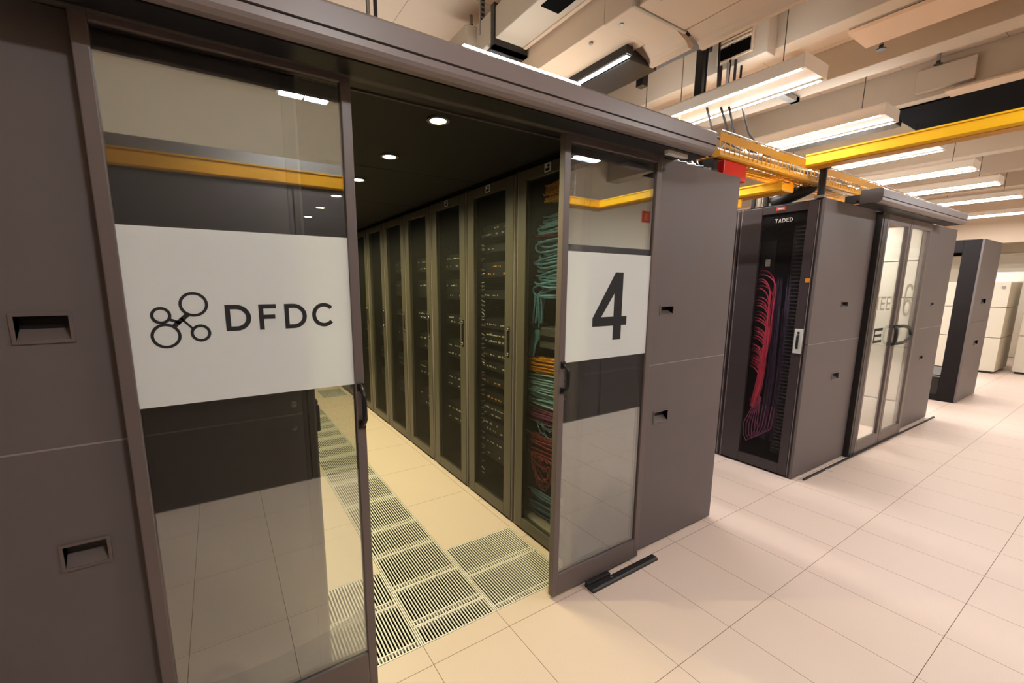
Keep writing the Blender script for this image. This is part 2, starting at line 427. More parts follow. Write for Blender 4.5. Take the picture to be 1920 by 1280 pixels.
# ------------------------------------------------------------------ ducts and ceiling fittings
t = thing('air_duct', 'large beige rectangular air duct with stepped lip above the dark header', 'duct', (0.5, -1.6, 2.95))
d = MB(); d.box(0.335, 0.68, 0.36, 3.2, 2.95, 3.16); obj('narrow_section', d, DUCT, t, bevel=.004)
d = MB(); d.box(0.335, 0.68, -0.02 + .19, 0.36, 2.945, 3.44); obj('tall_section', d, DUCT, t, bevel=.006)
d = MB(); d.box(0.36, 0.74, -1.7, 0.155, 2.945, 3.44); obj('tall_section', d, DUCT, t, bevel=.006)
for ya, yb, dx in ((0.49, 3.2, -0.03), (0.19, 0.50, 0.0), (-1.7, 0.165, 0.07)):
    f = MB(); f.prism([(0.68 + dx, 2.95), (0.69 + dx, 2.965), (0.80 + dx, 2.93), (0.82 + dx, 2.915), (0.83 + dx, 2.90), (0.86 + dx, 2.90), (0.88 + dx, 2.93), (0.70 + dx, 3.0), (0.68 + dx, 3.0)], 'y', ya, yb)
    obj('flange_lip', f, DUCT, t)
obj('joint_strap', MB().box(0.33, 0.76, 0.155, 0.172, 2.94, 3.45), BEAM, t, bevel=.003)
for yy in (0.05, 0.30, 0.52): obj('bolt', MB().cyl((0.40, yy, 2.94), (0.40, yy, 2.951), .012, 10), STEEL, t)

t = thing('cable_duct', 'slim beige duct with a dark underside slot and end bracket, left of the big duct', 'duct', (0.18, -1.0, 3.1))
obj('channel', MB().box(0.07, 0.285, -1.2, 1.25, 3.10, 3.28), BEAM, t, bevel=.005)
obj('slot', MB().box(0.11, 0.235, -0.8, 0.62, 3.094, 3.101), VOID, t)
obj('bottom_lip', MB().box(0.285, 0.31, -1.2, 1.25, 3.095, 3.125), DUCT, t)
obj('end_bracket', MB().box(0.06, 0.32, 1.02, 1.06, 3.05, 3.30).box(0.06, 0.32, 1.02, 1.12, 3.05, 3.062), BLACK, t)
obj('down_box', MB().box(0.02, 0.26, 1.3, 1.75, 3.05, 3.3), BEAM, t, bevel=.006)
t = thing('hanger_strap', 'perforated grey steel hanger strap dropping from the ceiling to the slim duct', 'strap', (-0.05, 0.9, 3.1))
h = MB(); h.box(0.065, 0.105, 1.2, 1.21, 3.2, 3.5)
obj('strap', h, STEEL, t)
for k in range(9): obj('slot_hole', MB().box(0.075, 0.095, 1.196, 1.2005, 3.22 + .03 * k, 3.235 + .03 * k), BLACK, t)

for k, (sx, sy, lb) in enumerate([(0.19, 1.53, 'above the black header near the slim duct'), (2.55, -0.13, 'on the lit beige channel above the nearest lamp'), (3.75, -0.14, 'over the second lamp beside the beige beam block'), (3.2, 0.15, 'between the first two lamps')]):
    zt = [3.5, 3.3, 3.5, 3.5][k]
    t = thing('sprinkler', 'small dark ceiling sprinkler %s' % lb, 'sprinkler', (sx, sy, zt - .09))
    obj('pipe', MB().cyl((sx, sy, zt - .06), (sx, sy, zt), .012, 10), STEEL, t)
    obj('deflector', MB().tube([(sx, sy, zt - .09), (sx, sy, zt - .085), (sx, sy, zt - .08), (sx, sy, zt - .06)], [.026, .03, .012, .014], 12), BLACK, t)

t = thing('air_unit', 'beige wall-hung air outlet box with louvres and a dark window under the duct', 'air outlet', (1.9, 0.35, 3.2))
obj('body', MB().box(1.88, 2.0, 0.30, 0.78, 3.2, 3.499), BEAM, t, bevel=.006)
obj('window', MB().box(1.874, 1.882, 0.42, 0.64, 3.27, 3.35), VOID, t)
for k in range(4): obj('louvre', MB().box(1.868, 1.882, 0.41, 0.65, 3.362 + .022 * k, 3.374 + .022 * k), DUCT, t)
obj('side_frame', frame_box_y(MB(), 1.872, 1.88, 0.395, 0.665, 3.25, 3.46, .014, .014, .012, .012), DUCT, t)
for k in range(3):
    yy = 0.50 + .055 * k
    tag(obj('conduit', MB().cyl((1.85, yy, 3.0), (1.85, yy, 3.22), .010, 8), [BLACK, STEEL, BLACK][k], org=(1.85, yy, 3.0)), 'short %s conduit dropping below the air outlet box' % ['left black', 'middle grey', 'right black'][k], 'conduit')
t = thing('steel_support', 'dark steel channel with two drop posts under the beige duct', 'support', (1.3, 0.3, 3.1))
obj('channel', MB().box(1.0, 1.30, 0.95, 2.2, 3.13, 3.30).box(1.16, 1.36, 0.3, 0.95, 3.15, 3.30), BLACK, t, bevel=.004)
obj('post', MB().box(1.27, 1.33, 0.86, 0.92, 3.05, 3.16), BLACK, t)
obj('post', MB().box(1.74, 1.80, 0.69, 0.75, 2.99, 3.499), BLACK, t)
obj('tie_bar', MB().box(1.3, 1.80, 0.66, 0.72, 3.33, 3.42), BLACK, t)

t = thing('ceiling_channel', 'light beige ceiling channel box with a pale lit underside lip, right of the nearest lamp', 'channel', (2.3, -1.5, 3.2))
obj('body', MB().box(2.18, 2.40, -1.6, -0.06, 3.26, 3.499), DUCT, t, bevel=.005)
obj('lip', MB().prism([(2.17, 3.25), (2.19, 3.235), (2.50, 3.235), (2.50, 3.25)], 'y', -1.6, -0.06), DUCT, t)
t = thing('ceiling_block', 'stepped beige plasterboard block on the ceiling beam above the yellow tray', 'block', (3.8, -0.4, 3.2))
obj('face', MB().box(3.80, 3.86, -0.36, 0.0, 3.24, 3.42), BEAM, t, bevel=.004)
obj('ledge', MB().box(3.78, 3.97, -2.6, -0.2, 3.185, 3.2), DUCT, t)
for x_, lab in ((0.65, 'beneath the duct lip'), (3.312, 'beside the second lamp')):
    tag(obj('dark_tray', MB().box(x_, x_ + (.25 if x_ < 1 else .16), 0.45 if x_ < 1 else -0.04, 1.44, 2.897 if x_ < 1 else 2.90, 2.96), BLACK, org=(x_, 0.4, 2.9), bevel=.004), 'long dark metal ceiling tray running %s' % lab, 'tray')
t = thing('vee_brace', 'dark grey angle brace hanging from the ceiling right of the nearest lamp', 'brace', (2.9, 0.6, 3.0))
obj('arm', MB().box(2.55, 3.05, 0.58, 0.64, 3.21, 3.25), STEEL, t); obj('drop', MB().box(3.0, 3.06, 0.58, 0.64, 3.21, 3.499), STEEL, t)

# cables dropping between lamp and tray
for k, (xa, ya, xb) in enumerate([(1.78, .60, 1.85), (1.89, .56, 1.85), (1.93, .50, 1.93), (1.74, .66, 1.74)]):
    tag(obj('drop_cable', MB().tube([(xa, ya, 3.499), (xa + (xb - xa) * .5, ya, 3.0), (xb, ya - .1, 2.7), (xb, .22, 2.44)], .008, 6), MATTE, org=(xb, .22, 2.44)),
        'black cable dropping from ceiling into the yellow mesh tray, %s of four' % ['leftmost bent one', 'second', 'rightmost', 'thin faint one'][k], 'cable')

# ------------------------------------------------------------------ container 4: shell
def cup(mb_r, mb_c, x0, x1, z0, z1, y, rim=.008, deep=.03):
    frame_box(mb_r, x0 - rim, x1 + rim, y - .004, y + .002, z0 - rim, z1 + rim, rim, rim, rim, rim)
    # recess: back and sloped floor
    mb_c.face([(x0, y + deep, z0), (x1, y + deep, z0), (x1, y + deep, z1), (x0, y + deep, z1)])
    mb_c.face([(x0, y - .001, z0), (x1, y - .001, z0), (x1, y + deep, z0 + (z1 - z0) * .45), (x0, y + deep, z0 + (z1 - z0) * .45)], 1)
    mb_c.face([(x0, y, z1), (x1, y, z1), (x1, y + deep, z1), (x0, y + deep, z1)])
    mb_c.face([(x0, y, z0), (x0, y, z1), (x0, y + deep, z1), (x0, y + deep, z0)])
    mb_c.face([(x1, y, z0), (x1, y, z1), (x1, y + deep, z1), (x1, y + deep, z0)])
def panel_with_hole(mb, x0, x1, z0, z1, y0, y1, hx0, hx1, hz0, hz1):
    mb.box(x0, hx0, y0, y1, z0, z1); mb.box(hx1, x1, y0, y1, z0, z1)
    mb.box(hx0, hx1, y0, y1, z0, hz0); mb.box(hx0, hx1, y0, y1, hz1, z1)
def end_panel(label, x0, x1, y, seam, h1, h2, H=2.22, screws=None, th=.04, zb=.012, group=None, m=PANEL):
    t = thing('end_panel', label, 'panel', (x0, y, 0), group)
    lo = MB(); panel_with_hole(lo, x0, x1, zb, seam - .002, y, y + th, *h2); a = obj('lower_panel', lo, m, t)
    hi = MB(); panel_with_hole(hi, x0, x1, seam + .002, H, y, y + th, *h1); b = obj('upper_panel', hi, m, t)
    obj('seam_highlight', MB().box(x0 + .002, x1 - .002, y - .0012, y + .002, seam - .0022, seam + .0022), STRIPE, t)  # pale strip imitating the highlight along the seam
    for par, h in ((a, h2), (b, h1)):
        r, c = MB(), MB(); cup(r, c, *h, y)
        obj('grip_rim', r, FRAME, par); obj('grip_recess', c, [BLACK, FRAME], par)
    for (sx, sz) in (screws or []):
        obj('fastener', MB().tube([(sx, y - .005, sz), (sx, y - .003, sz), (sx, y + .001, sz)], [.007, .011, .012], 14), CHROME, t, smooth=True)
    return t
PY = 0.03
end_panel('brown-grey end panel with two grip recesses left of the open glass door', -2.55, -1.335, PY, 1.147, (-1.972, -1.872, 1.432, 1.493), (-1.956, -1.866, 0.808, 0.870), screws=[(-1.362, 1.182), (-1.365, 1.103)])
end_panel('brown-grey end panel with two grip recesses right of the glass door numbered 4', -0.04, 1.2, PY, 1.135, (0.52, 0.63, 1.418, 1.458), (0.525, 0.648, 0.79, 0.852), screws=[(-0.012, 1.170), (-0.018, 1.108)])
for jx, s in ((-1.335, 'left'), (-0.08, 'right')):
    t = thing('door_jamb', 'dark upright jamb post at the %s edge of the doorway' % s, 'jamb', (jx, PY, 0))
    obj('post', MB().box(jx, jx + .038, PY + .002, PY + .07, 0, 2.22), PANELD, t, bevel=.003)
    obj('edge_strip', MB().box(jx + (.036 if s == 'left' else -.004), jx + (.042 if s == 'left' else .002), PY + .001, PY + .05, 0, 2.2), FRAME, t)
    if s == 'left':
        obj('lock_grip', MB().box(jx + .038, jx + .056, PY + .01, PY + .05, 1.07, 1.165).box(jx + .038, jx + .052, PY + .012, PY + .048, 1.165, 1.185), BLACK, t, bevel=.006)

# header
def header(label, x0, x1, y0, y1, zb, zt, extra, led=None):
    t = thing('door_header', label, 'header', (x0, y1, zb))
    h = zt - zb; s = zb + h * .33
    c = MB(); c.prism([(y0, s + .004), (y0, zt - .012), (y0 + .012, zt), (y1, zt), (y1, zb), (y0 + .02, zb), (y0 + .012, s + .004)], 'x', x0, x1)
    obj('cover', c, HEADER, t)
    obj('underside', MB().box(x0 + .004, x1 - .004, y0 + .052, y1 + .02, zb - .006, zb + .002), BLACK, t)
    l = MB(); l.prism([(y0 + .002, s - .002), (y0 + .012, s), (y0 + .05, s), (y0 + .05, zb - .002), (y0 + .022, zb - .004), (y0 + .008, zb + .004), (y0 + .002, zb + .014)], 'x', x0 + .002, x1 - .002)
    obj('lower_lip', l, HEADER, t)
    e = MB().prism([(y0 + .002, s + .004), (y0 + .002, zt - .012), (y0 + .012, zt - .001), (y1 - .001, zt - .001), (y1 - .001, zb + .001), (y0 + .02, zb + .001)], 'x', x1 - .0005, x1 + .003)
    e2 = MB().prism([(y0 + .002, s + .004), (y0 + .002, zt - .012), (y0 + .012, zt - .001), (y1 - .001, zt - .001), (y1 - .001, zb + .001), (y0 + .02, zb + .001)], 'x', x0 - .003, x0 + .0005)
    obj('end_cap', e2, PANELD, t)
    obj('end_cap', e, PANELD, t)
    for (a, b) in extra: obj('bracket', MB().box(a, b, y1 - .002, PY + .03, zb + .02, zt - .02), BLACK, t)
    obj('track_rail', MB().box(x0 + .02, extra[0][0] - .02 if len(extra) < 2 else extra[0][0], y1, y1 + .04, zb + .03, zb + .07), BLACK, t)
    if led: obj('bright_gap_block', MB().box(.28, .43, y0 + .07, y0 + .09, zb - .024, zb - .004), LABEL, t)  # pale block standing in for the bright gap behind the header
    if led: obj('status_led', MB().cyl((led, y0 + .06, zb - .004), (led, y0 + .06, zb + .004), .006, 10), REDLED, t)
    return t
header('long dark header box over the open doorway with the letters and the 4', -2.0, 0.545, -0.2, -0.075, 2.2, 2.303, [(0.46, 0.54)], led=-1.86)
t = thing('door_lintel', 'black door track beam behind the long header above the opening', 'lintel', (-1.9, -.06, 2.2))
obj('beam', MB().box(-1.9, 0.40, -0.074, 0.075, 2.215, 2.30), BLACK, t); obj('highlight_line', MB().box(-0.82, -0.32, -0.172, -0.150, 2.303, 2.3205), ADDGLOW, t); obj('track', MB().box(-1.85, 0.40, -0.03, 0.0, 2.205, 2.216), PANELD, t)  # glowing line stands in for the highlight on the header's top edge
obj('front_strip', MB().box(-1.3, -0.08, 0.075, 0.085, 2.21, 2.225), PANELD, t)
t = thing('aisle_roof', 'black panelled roof over the cold aisle between the rack rows', 'roof', (-1.35, .075, 2.25))
for k in range(6):
    obj('roof_panel', MB().box(-1.4, 0.05, 0.09 + 1.06 * k, 0.09 + 1.06 * (k + 1) - .006, 2.255, 2.285), RACKIN if k else RACKIN, t)
obj('edge_seal', MB().box(0.02, 0.06, 0.09, 6.4, 2.232, 2.258).box(-1.46, -1.36, 0.09, 6.4, 2.232, 2.258), RACKIN, t)
tag(obj('aisle_end_door', MB().box(-1.4, 0.05, 6.4, 6.45, 0, 2.28), RACKIN, org=(-.7, 6.4, 0)), 'dark closing door at the far end of the cold aisle', 'door')
# downlights
for k in range(10):
    px, py, pz = -0.70, 0.27 + 0.6 * k, 2.255
    t = thing('downlight', 'warm round recessed downlight in the black aisle roof, %s from the doorway' % ['first', 'second', 'third', 'fourth', 'fifth', 'sixth', 'seventh', 'eighth', 'ninth', 'tenth'][k], 'downlight', (px, py, pz - .012))
    obj('bezel', MB().disc_ring((px, py), .034, .048, pz - .008, pz, 24), STEEL, t)
    obj('lens', MB().cyl((px, py, pz - .006), (px, py, pz - .001), .034, 24), LENS, t)
    ld = bpy.data.lights.new('downlight_beam', 'SPOT'); ld.energy = DOWN; ld.color = (1.0, 0.92, 0.50)
    ld.spot_size = math.radians(168); ld.spot_blend = 0.9; ld.shadow_soft_size = 0.0
    lo = bpy.data.objects.new('downlight_beam', ld); COL.objects.link(lo); lo.parent = t; lo.location = (0, 0, -.02)

# ------------------------------------------------------------------ sliding doors
def pull_handle(t, hx, y, z0, z1, m=BLACK):
    hb = MB(); pts = []
    n = 12
    for k in range(n + 1):
        a = k / n; off = .034 * min(1, math.sin(math.pi * a) * 1.9)
        pts.append((hx, y - .004 - off, z0 + (z1 - z0) * a))
    hb.tube(pts, [.008] * (n + 1), 8)
    h = obj('handle', hb, m, t, smooth=True)
    obj('rosette', MB().box(hx - .013, hx + .013, y - .006, y + .001, z0 - .012, z0 + .02).box(hx - .013, hx + .013, y - .006, y + .001, z1 - .02, z1 + .012), m, h, bevel=.003)
    obj('grip_insert', MB().tube([(hx + .004, y - .046, z0 + (z1 - z0) * a) for a in (.2, .5, .8)], .003, 6), CHROME, h)
    return h
DY = -0.012; DB = 0.022                     # door front and back
t = thing('sliding_door', 'left sliding glass door with grey film panel, node emblem and letters DFDC', 'door', (-1.46, DY, 0))
obj('frame', frame_box(MB(), -1.785, -1.137, DY, DB, 0.02, 2.212, .034, .032, .024, .155), FRAME, t, bevel=.003)
obj('glass', MB().box(-1.751, -1.169, DY + .010, DY + .018, 0.175, 2.188), GLASS, t)
fm = obj('film_panel', MB().box(-1.751, -1.169, DY + .0075, DY + .0085, 1.234, 1.723), FILM, t)
P = xz(DY + .0074); T = .0145
e = MB()
for (cx_, cz_, r_) in ((-1.6035, 1.5165, .0345), (-1.6735, 1.431, .0345), (-1.6800, 1.4875, .0235), (-1.5930, 1.4350, .0245)):
    join(e, glyph([circ(cx_, cz_, r_), circ(cx_, cz_, r_ - .0075)[::-1]], P))
def barq(x0, z0, x1, z1, wd):
    dx, dz = x1 - x0, z1 - z0; L = math.hypot(dx, dz); nx, nz = -dz / L * wd / 2, dx / L * wd / 2
    return [[(x0 + nx, z0 + nz), (x1 + nx, z1 + nz), (x1 - nx, z1 - nz), (x0 - nx, z0 - nz)]]
for q in ((-1.6525, 1.4575, -1.620, 1.4885, .012), (-1.6615, 1.4760, -1.637, 1.4655, .008), (-1.637, 1.4800, -1.612, 1.4495, .006)): join(e, glyph(barq(*q), P))
obj('emblem', e, LETTER, fm)
h_ = .0765; z_ = 1.4365
for g in (L_D(-1.530, z_, .066, h_, .013), L_F(-1.443, z_, .048, h_, .013), L_D(-1.372, z_, .064, h_, .0125)): obj('letter', glyph(g, P), LETTER, fm)
obj('letter', glyph(L_C(-1.292, z_ + .002, .070, h_ - .002, .012), P), LETTER, fm)
pull_handle(t, -1.151, DY, 1.085, 1.228)

t = thing('sliding_door', 'right sliding glass door with white film panel and a large 4', 'door', (0.08, DY, 0))
obj('frame', frame_box(MB(), -0.245, 0.402, DY, DB, 0.02, 2.222, .036, .036, .046, .112), FRAME, t, bevel=.003)
obj('glass', MB().box(-0.209, 0.366, DY + .010, DY + .018, 0.132, 2.176), GLASS, t)
fm = obj('film_panel', MB().box(-0.209, 0.366, DY + .0075, DY + .0085, 1.217, 1.724), FILM, t)
four = [[(0.111, 1.636), (0.166, 1.636), (0.166, 1.421), (0.204, 1.421), (0.204, 1.376), (0.166, 1.376), (0.166, 1.305), (0.108, 1.305), (0.108, 1.376), (-0.036, 1.376), (-0.036, 1.418)],
        [(0.022, 1.421), (0.108, 1.421), (0.108, 1.535)]]
obj('numeral', glyph(four, P), LETTER, fm)
pull_handle(t, -0.222, DY, 1.085, 1.215)
t = thing('floor_guide', 'black floor guide rail under the door numbered 4', 'rail', (0.2, -0.07, 0))
obj('base', MB().prism([(-.085, 0), (-.085, .012), (-.075, .018), (-.045, .018), (-.04, 0)], 'x', -0.03, 0.49), BLACK, t)
obj('roller_block', MB().box(-0.03, 0.14, -.045, -.022, .004, .03), BLACK, t, bevel=.003)
obj('screw', MB().cyl((0.13, -.06, .017), (0.13, -.06, .021), .007, 8), CHROME, t)

# ------------------------------------------------------------------ racks
def make_rack(x0, y0, fr, me, label, my0=.105, my1=.50, depth=1.08, latch=True, H=2.23, group=None, sill=0.09):
    t = thing('server_rack', label, 'rack', (x0, y0, 0), group)
    c = MB(); c.box(x0 + .03, x0 + depth, y0 + .004, y0 + .024, 0, H); c.box(x0 + .03, x0 + depth, y0 + .576, y0 + .596, 0, H)
    c.box(x0 + depth, x0 + depth + .02, y0 + .004, y0 + .596, 0, H); c.box(x0 + .03, x0 + depth, y0 + .024, y0 + .576, H - .03, H)
    c.box(x0 + .03, x0 + depth, y0 + .024, y0 + .576, 0, .05)
    obj('cabinet', c, RACKIN, t)
    obj('front_post', MB().box(x0 + .012, x0 + .05, y0 + .003, y0 + .016, 0, H), fr, t)
    obj('front_post', MB().box(x0 + .012, x0 + .05, y0 + .584, y0 + .597, 0, H), fr, t)
    for ye in (y0 + .0165, y0 + .580): obj('edge_highlight_trim', MB().box(x0 + .004, x0 + .02, ye, ye + .0035, 0.01, H - .01), STRIPE, t)  # pale edge strips with the posts' highlight put into their colour
    d = obj('door', frame_box_y(MB(), x0, x0 + .03, y0 + .024, y0 + .576, 0.018, H - .012, my0 - .022, .578 - my1, .06, sill - .018 + .0), fr, t, bevel=.003)
    obj('mesh', MB().face([(x0 + .012, y0 + my0, sill), (x0 + .012, y0 + my1, sill), (x0 + .012, y0 + my1, H - .07), (x0 + .012, y0 + my0, H - .07)]), me, d)
    if latch:
        l = MB()
        for zz in (1.14, 1.30): l.tube([(x0 - .014, y0 + .062, zz), (x0 - .010, y0 + .062, zz), (x0 + .002, y0 + .062, zz)], [.007, .012, .010], 12)
        obj('latch_knob', l, CHROME, d, smooth=True)
        obj('latch_bar', MB().box(x0 - .006, x0 + .001, y0 + .05, y0 + .074, 1.12, 1.32), BLACK, d, bevel=.003)
    return t
ORD = ['nearest', 'second', 'third', 'fourth', 'fifth', 'sixth', 'seventh', 'eighth', 'ninth', 'tenth']
R0 = make_rack(0.0, 0.086, RACKB, MESHB, 'bronze-framed rack full of teal, amber and maroon cables, nearest beside door 4')
for k in range(1, 10):
    dup(R0, (0, 0.6 * k, 0), 'bronze-framed mesh-door rack along the right of the aisle, %s from the doorway' % ORD[k])
L0 = None
for k in range(3):                            # the row on the other side of the aisle
    L0 = dup(R0, (0, 0, 0), 'mesh-door rack on the left side of the cold aisle, %s from the doorway' % ORD[k])
    L0.location = (-1.4, 0.686 + 0.6 * k, 0); L0.rotation_euler = (0, 0, math.pi)
LW = tag(obj('aisle_wall_panel', MB().box(-1.44, -1.40, 1.9, 6.4, 0, 2.25), RACKIN, org=(-1.42, 1.9, 0)), 'long dark closing panel lining the left side of the aisle', 'panel')
for k, col in ((0, 'pale'), (1, 'pale'), (2, 'dim')):
    yy = 0.086 + .6 * k
    tag(obj('rack_label', MB().box(-.003, .0, yy + .285, yy + .335, 2.168, 2.212).box(-.0036, -.003, yy + .293, yy + .327, 2.174, 2.188, 1).box(-.0036, -.003, yy + .293, yy + .31, 2.192, 2.206, 1), [LABEL, RACKIN], org=(0, yy + .31, 2.19)),
        'small %s square label above the mesh of the %s rack from the doorway' % (col, ORD[k]), 'label')

# servers behind the mesh doors
def make_server(x0, y0, z0, h, label, rows, col, group, seed):
    rnd = random.Random(seed)
    t = thing('server_unit', label, 'server', (x0, y0, z0), group)
    obj('chassis', MB().box(x0, x0 + .7, y0 + .07, y0 + .53, z0, z0 + h), SERVER, t)
    p = MB()
    for r in range(rows):
        zz = z0 + h * (r + .35) / rows; yy = y0 + .12
        while yy < y0 + .5:
            ww = rnd.choice((.008, .012, .02, .03))
            if rnd.random() < .62: p.box(x0 - .003, x0 + .001, yy, yy + ww, zz, zz + rnd.uniform(.006, .013))
            yy += ww + rnd.uniform(.004, .03)
    obj('port_row', p, col, t)
    return t
Z2 = [(0.30, .18), (0.50, .09), (0.62, .09), (0.74, .06), (0.86, .05), (0.97, .06), (1.06, .05), (1.16, .09), (1.27, .07), (1.48, .06), (1.63, .10), (1.80, .05), (1.90, .08)]
for j, (zz, hh) in enumerate(Z2):
    s = make_server(.09, .686, zz, hh, 'dark rack server with pale port marks behind the second mesh door from the doorway', 2 if hh > .07 else 1, GOLD if j in (3, 4, 10) else PORT, 'servers in the second rack', 50 + j)
side = MB(); rnd = random.Random(3)
zz = .16
while zz < 1.9:
    if rnd.random() < .8: side.tube([(.07, .686 + .50 - rnd.uniform(0, .02), zz), (.06, .686 + .485, zz + .012), (.07, .686 + .462, zz + rnd.uniform(-.01, .02))], .004, 5)
    zz += rnd.uniform(.02, .05)
tag(obj('cable_comb', side, STEEL, org=(.07, 1.17, .16)), 'thin row of pale cable stubs down the left side of the second rack', 'cables')['kind'] = 'stuff'
for k in range(2, 7):
    for j, (zz, hh) in enumerate([(0.42, .16), (0.72, .12), (0.98, .14), (1.26, .07), (1.46, .16), (1.70, .12)][: 6 if k < 5 else 3]):
        make_server(.10, .086 + .6 * k, zz, hh, 'dark rack server with faint port marks behind the %s mesh door from the doorway' % ORD[k], 2, PORT if k < 4 else STEEL, 'servers in the %s rack' % ORD[k], 100 + 10 * k + j)

# cable bundles in the nearest rack
def bundle(name, label, m, y0, y1, z0, z1, n, x=(.09, .17), wave=.5, mode='h', r=.005, seed=1):
    rnd = random.Random(seed); mb = MB(); H = z1 - z0
    gaps = [rnd.uniform(.06, .22) for _ in range(n)]; lens = [rnd.uniform(.82, 1.0) for _ in range(n)]
    for k in range(n):
        zc = z0 + H * (k + .5) / n; xc = rnd.uniform(*x); pts = []; ph = rnd.uniform(0, 6.28); fr = rnd.uniform(.6, 1.4)
        N = 26
        for i in range(N + 1):
            a = i / N
            if mode == 'h':       # hairpin loops folded across the rack, bend at the far end
                b_ = 1 - abs(2 * a - 1); dz = H * gaps[k]
                y = y0 + (y1 - y0) * lens[k] * min(1.0, math.sin(min(b_ * 1.08, 1.0) * math.pi / 2) ** .8)
                z = zc + dz * (0.5 + 0.5 * math.cos(math.pi * a)) - dz * .5 + wave * .006 * math.sin(ph + 7 * fr * a) - .012 * math.sin(math.pi * b_)
                pts.append((xc, y, min(z1, max(z0, z))))
            elif mode == 'loop':  # drooping loops
                t_ = math.pi * a
                y = (y0 + y1) / 2 - math.cos(t_) * (y1 - y0) / 2 * rnd.uniform(.9, 1.05)
                z = z1 - math.sin(t_) * H * (k + 1) / n + rnd.uniform(-.012, .012)
                pts.append((xc, y, z))
            else:                 # vertical run
                y = y0 + (y1 - y0) * (k + .5) / n + .006 * math.sin(ph + 5 * a)
                pts.append((xc, y, z0 + H * a))
        mb.tube(pts, r, 5)
    return tag(obj(name, mb, m, org=((x[0] + x[1]) / 2, (y0 + y1) / 2, z0), smooth=True), label, 'cable bundle')
bundle('cable_bundle', 'amber cable tangle at the very top of the nearest rack', AMBER, .36, .555, 2.05, 2.15, 16, seed=11)
bundle('cable_bundle', 'loose teal cables just under the amber tangle in the nearest rack', TEAL, .36, .60, 1.87, 1.985, 9, wave=.9, seed=12, r=.0055)
bundle('cable_bundle', 'thin maroon strands between two teal bundles in the nearest rack', MAROON, .38, .63, 1.855, 1.895, 6, seed=13, r=.004)
bundle('cable_bundle', 'large folded stack of teal cables in the upper nearest rack', TEAL, .36, .645, 1.50, 1.83, 20, wave=1.6, seed=14, r=.0065)
v = bundle('cable_bundle', 'flat teal cable band running down the middle of the nearest rack', TEAL, .555, .635, 1.32, 1.52, 11, mode='v', seed=15, r=.006)
vb = MB(); rnd = random.Random(4)
for k in range(11):
    ya = .56 + .0075 * k
    vb.tube([(.12, ya, 1.33), (.12, ya + .025, 1.26), (.11, ya + .05 + rnd.uniform(0, .01), 1.2), (.10, ya + .06 + rnd.uniform(-.01, .02), 1.15 - rnd.uniform(0, .04))], .006, 5)
tag(obj('cable_bundle', vb, TEAL, org=(.12, .6, 1.15), smooth=True), 'splayed lower end of the teal cable band in the nearest rack', 'cable bundle')
tag(obj('cable_strap', MB().box(.095, .15, .54, .66, 1.325, 1.345), BLACK, org=(.12, .6, 1.33)), 'black strap tied across the teal cable band', 'strap')
t = thing('patch_device', 'grey blank device half hidden beside the teal band in the nearest rack', 'device', (.12, .40, 1.2))
obj('chassis', MB().box(.10, .6, .34, .56, 1.20, 1.325), STEEL, t, bevel=.003); obj('front_slot', MB().box(.096, .101, .36, .55, 1.245, 1.275), BLACK, t)
bundle('cable_bundle', 'bright amber cable hank in the middle of the nearest rack', AMBER, .38, .72, 1.04, 1.14, 20, wave=.9, seed=16, r=.0055)
bundle('cable_bundle', 'pale teal cable hank right below the amber hank in the nearest rack', TEAL2, .38, .735, .84, 1.04, 26, wave=.5, seed=17, r=.005)
bundle('cable_bundle', 'purple cable hank below the pale teal hank in the nearest rack', PURP, .38, .72, .72, .83, 16, wave=.9, seed=18)
bundle('cable_bundle', 'grey loose cables sagging under the purple hank in the nearest rack', SLATE, .36, .56, .62, .74, 7, mode='loop', seed=19, r=.0045)
bundle('cable_bundle', 'upper maroon cable tangle low in the nearest rack', MAROON, .38, .675, .50, .65, 16, wave=1.2, seed=20)
bundle('cable_bundle', 'lower maroon cable tangle hanging low in the nearest rack', MAROON, .42, .62, .28, .50, 14, mode='loop', seed=21)
bundle('cable_bundle', 'slate blue cable coil at the bottom of the nearest rack', SLATE, .37, .67, .09, .26, 22, wave=1.0, seed=22)
tag(obj('base_tray', MB().box(.06, .5, .36, .66, .052, .075), CAB, org=(.2, .5, .052), bevel=.003), 'cream tray on the bottom of the nearest rack under the slate cables', 'tray')

# ------------------------------------------------------------------ floor grilles
def make_grille(x0, x1, y0, y1, label, group=None):
    t = thing('floor_grille', label, 'floor grille', (x0, y0, 0), group); g = .0012; e = .007
    f = MB(); f.box(x0 + g, x0 + e, y0 + g, y1 - g, -.02, .0006); f.box(x1 - e, x1 - g, y0 + g, y1 - g, -.02, .0006)
    f.box(x0 + e, x1 - e, y0 + g, y0 + e, -.02, .0006); f.box(x0 + e, x1 - e, y1 - e, y1 - g, -.02, .0006)
    obj('rim', f, GRAT, t)
    n = max(6, int(round((x1 - x0) / .0152))); s = MB(); p = (x1 - x0 - 2 * e) / n
    for k in range(n):
        xa = x0 + e + p * (k + .5)
        s.box(xa - p * .22, xa + p * .22, y0 + e, y1 - e, -.005, 0)
    if y1 - y0 > .15: s.box(x0 + e, x1 - e, y0 + .034, y0 + .040, -.02, -.0004)
    obj('slats', s, GRAT, t); return t
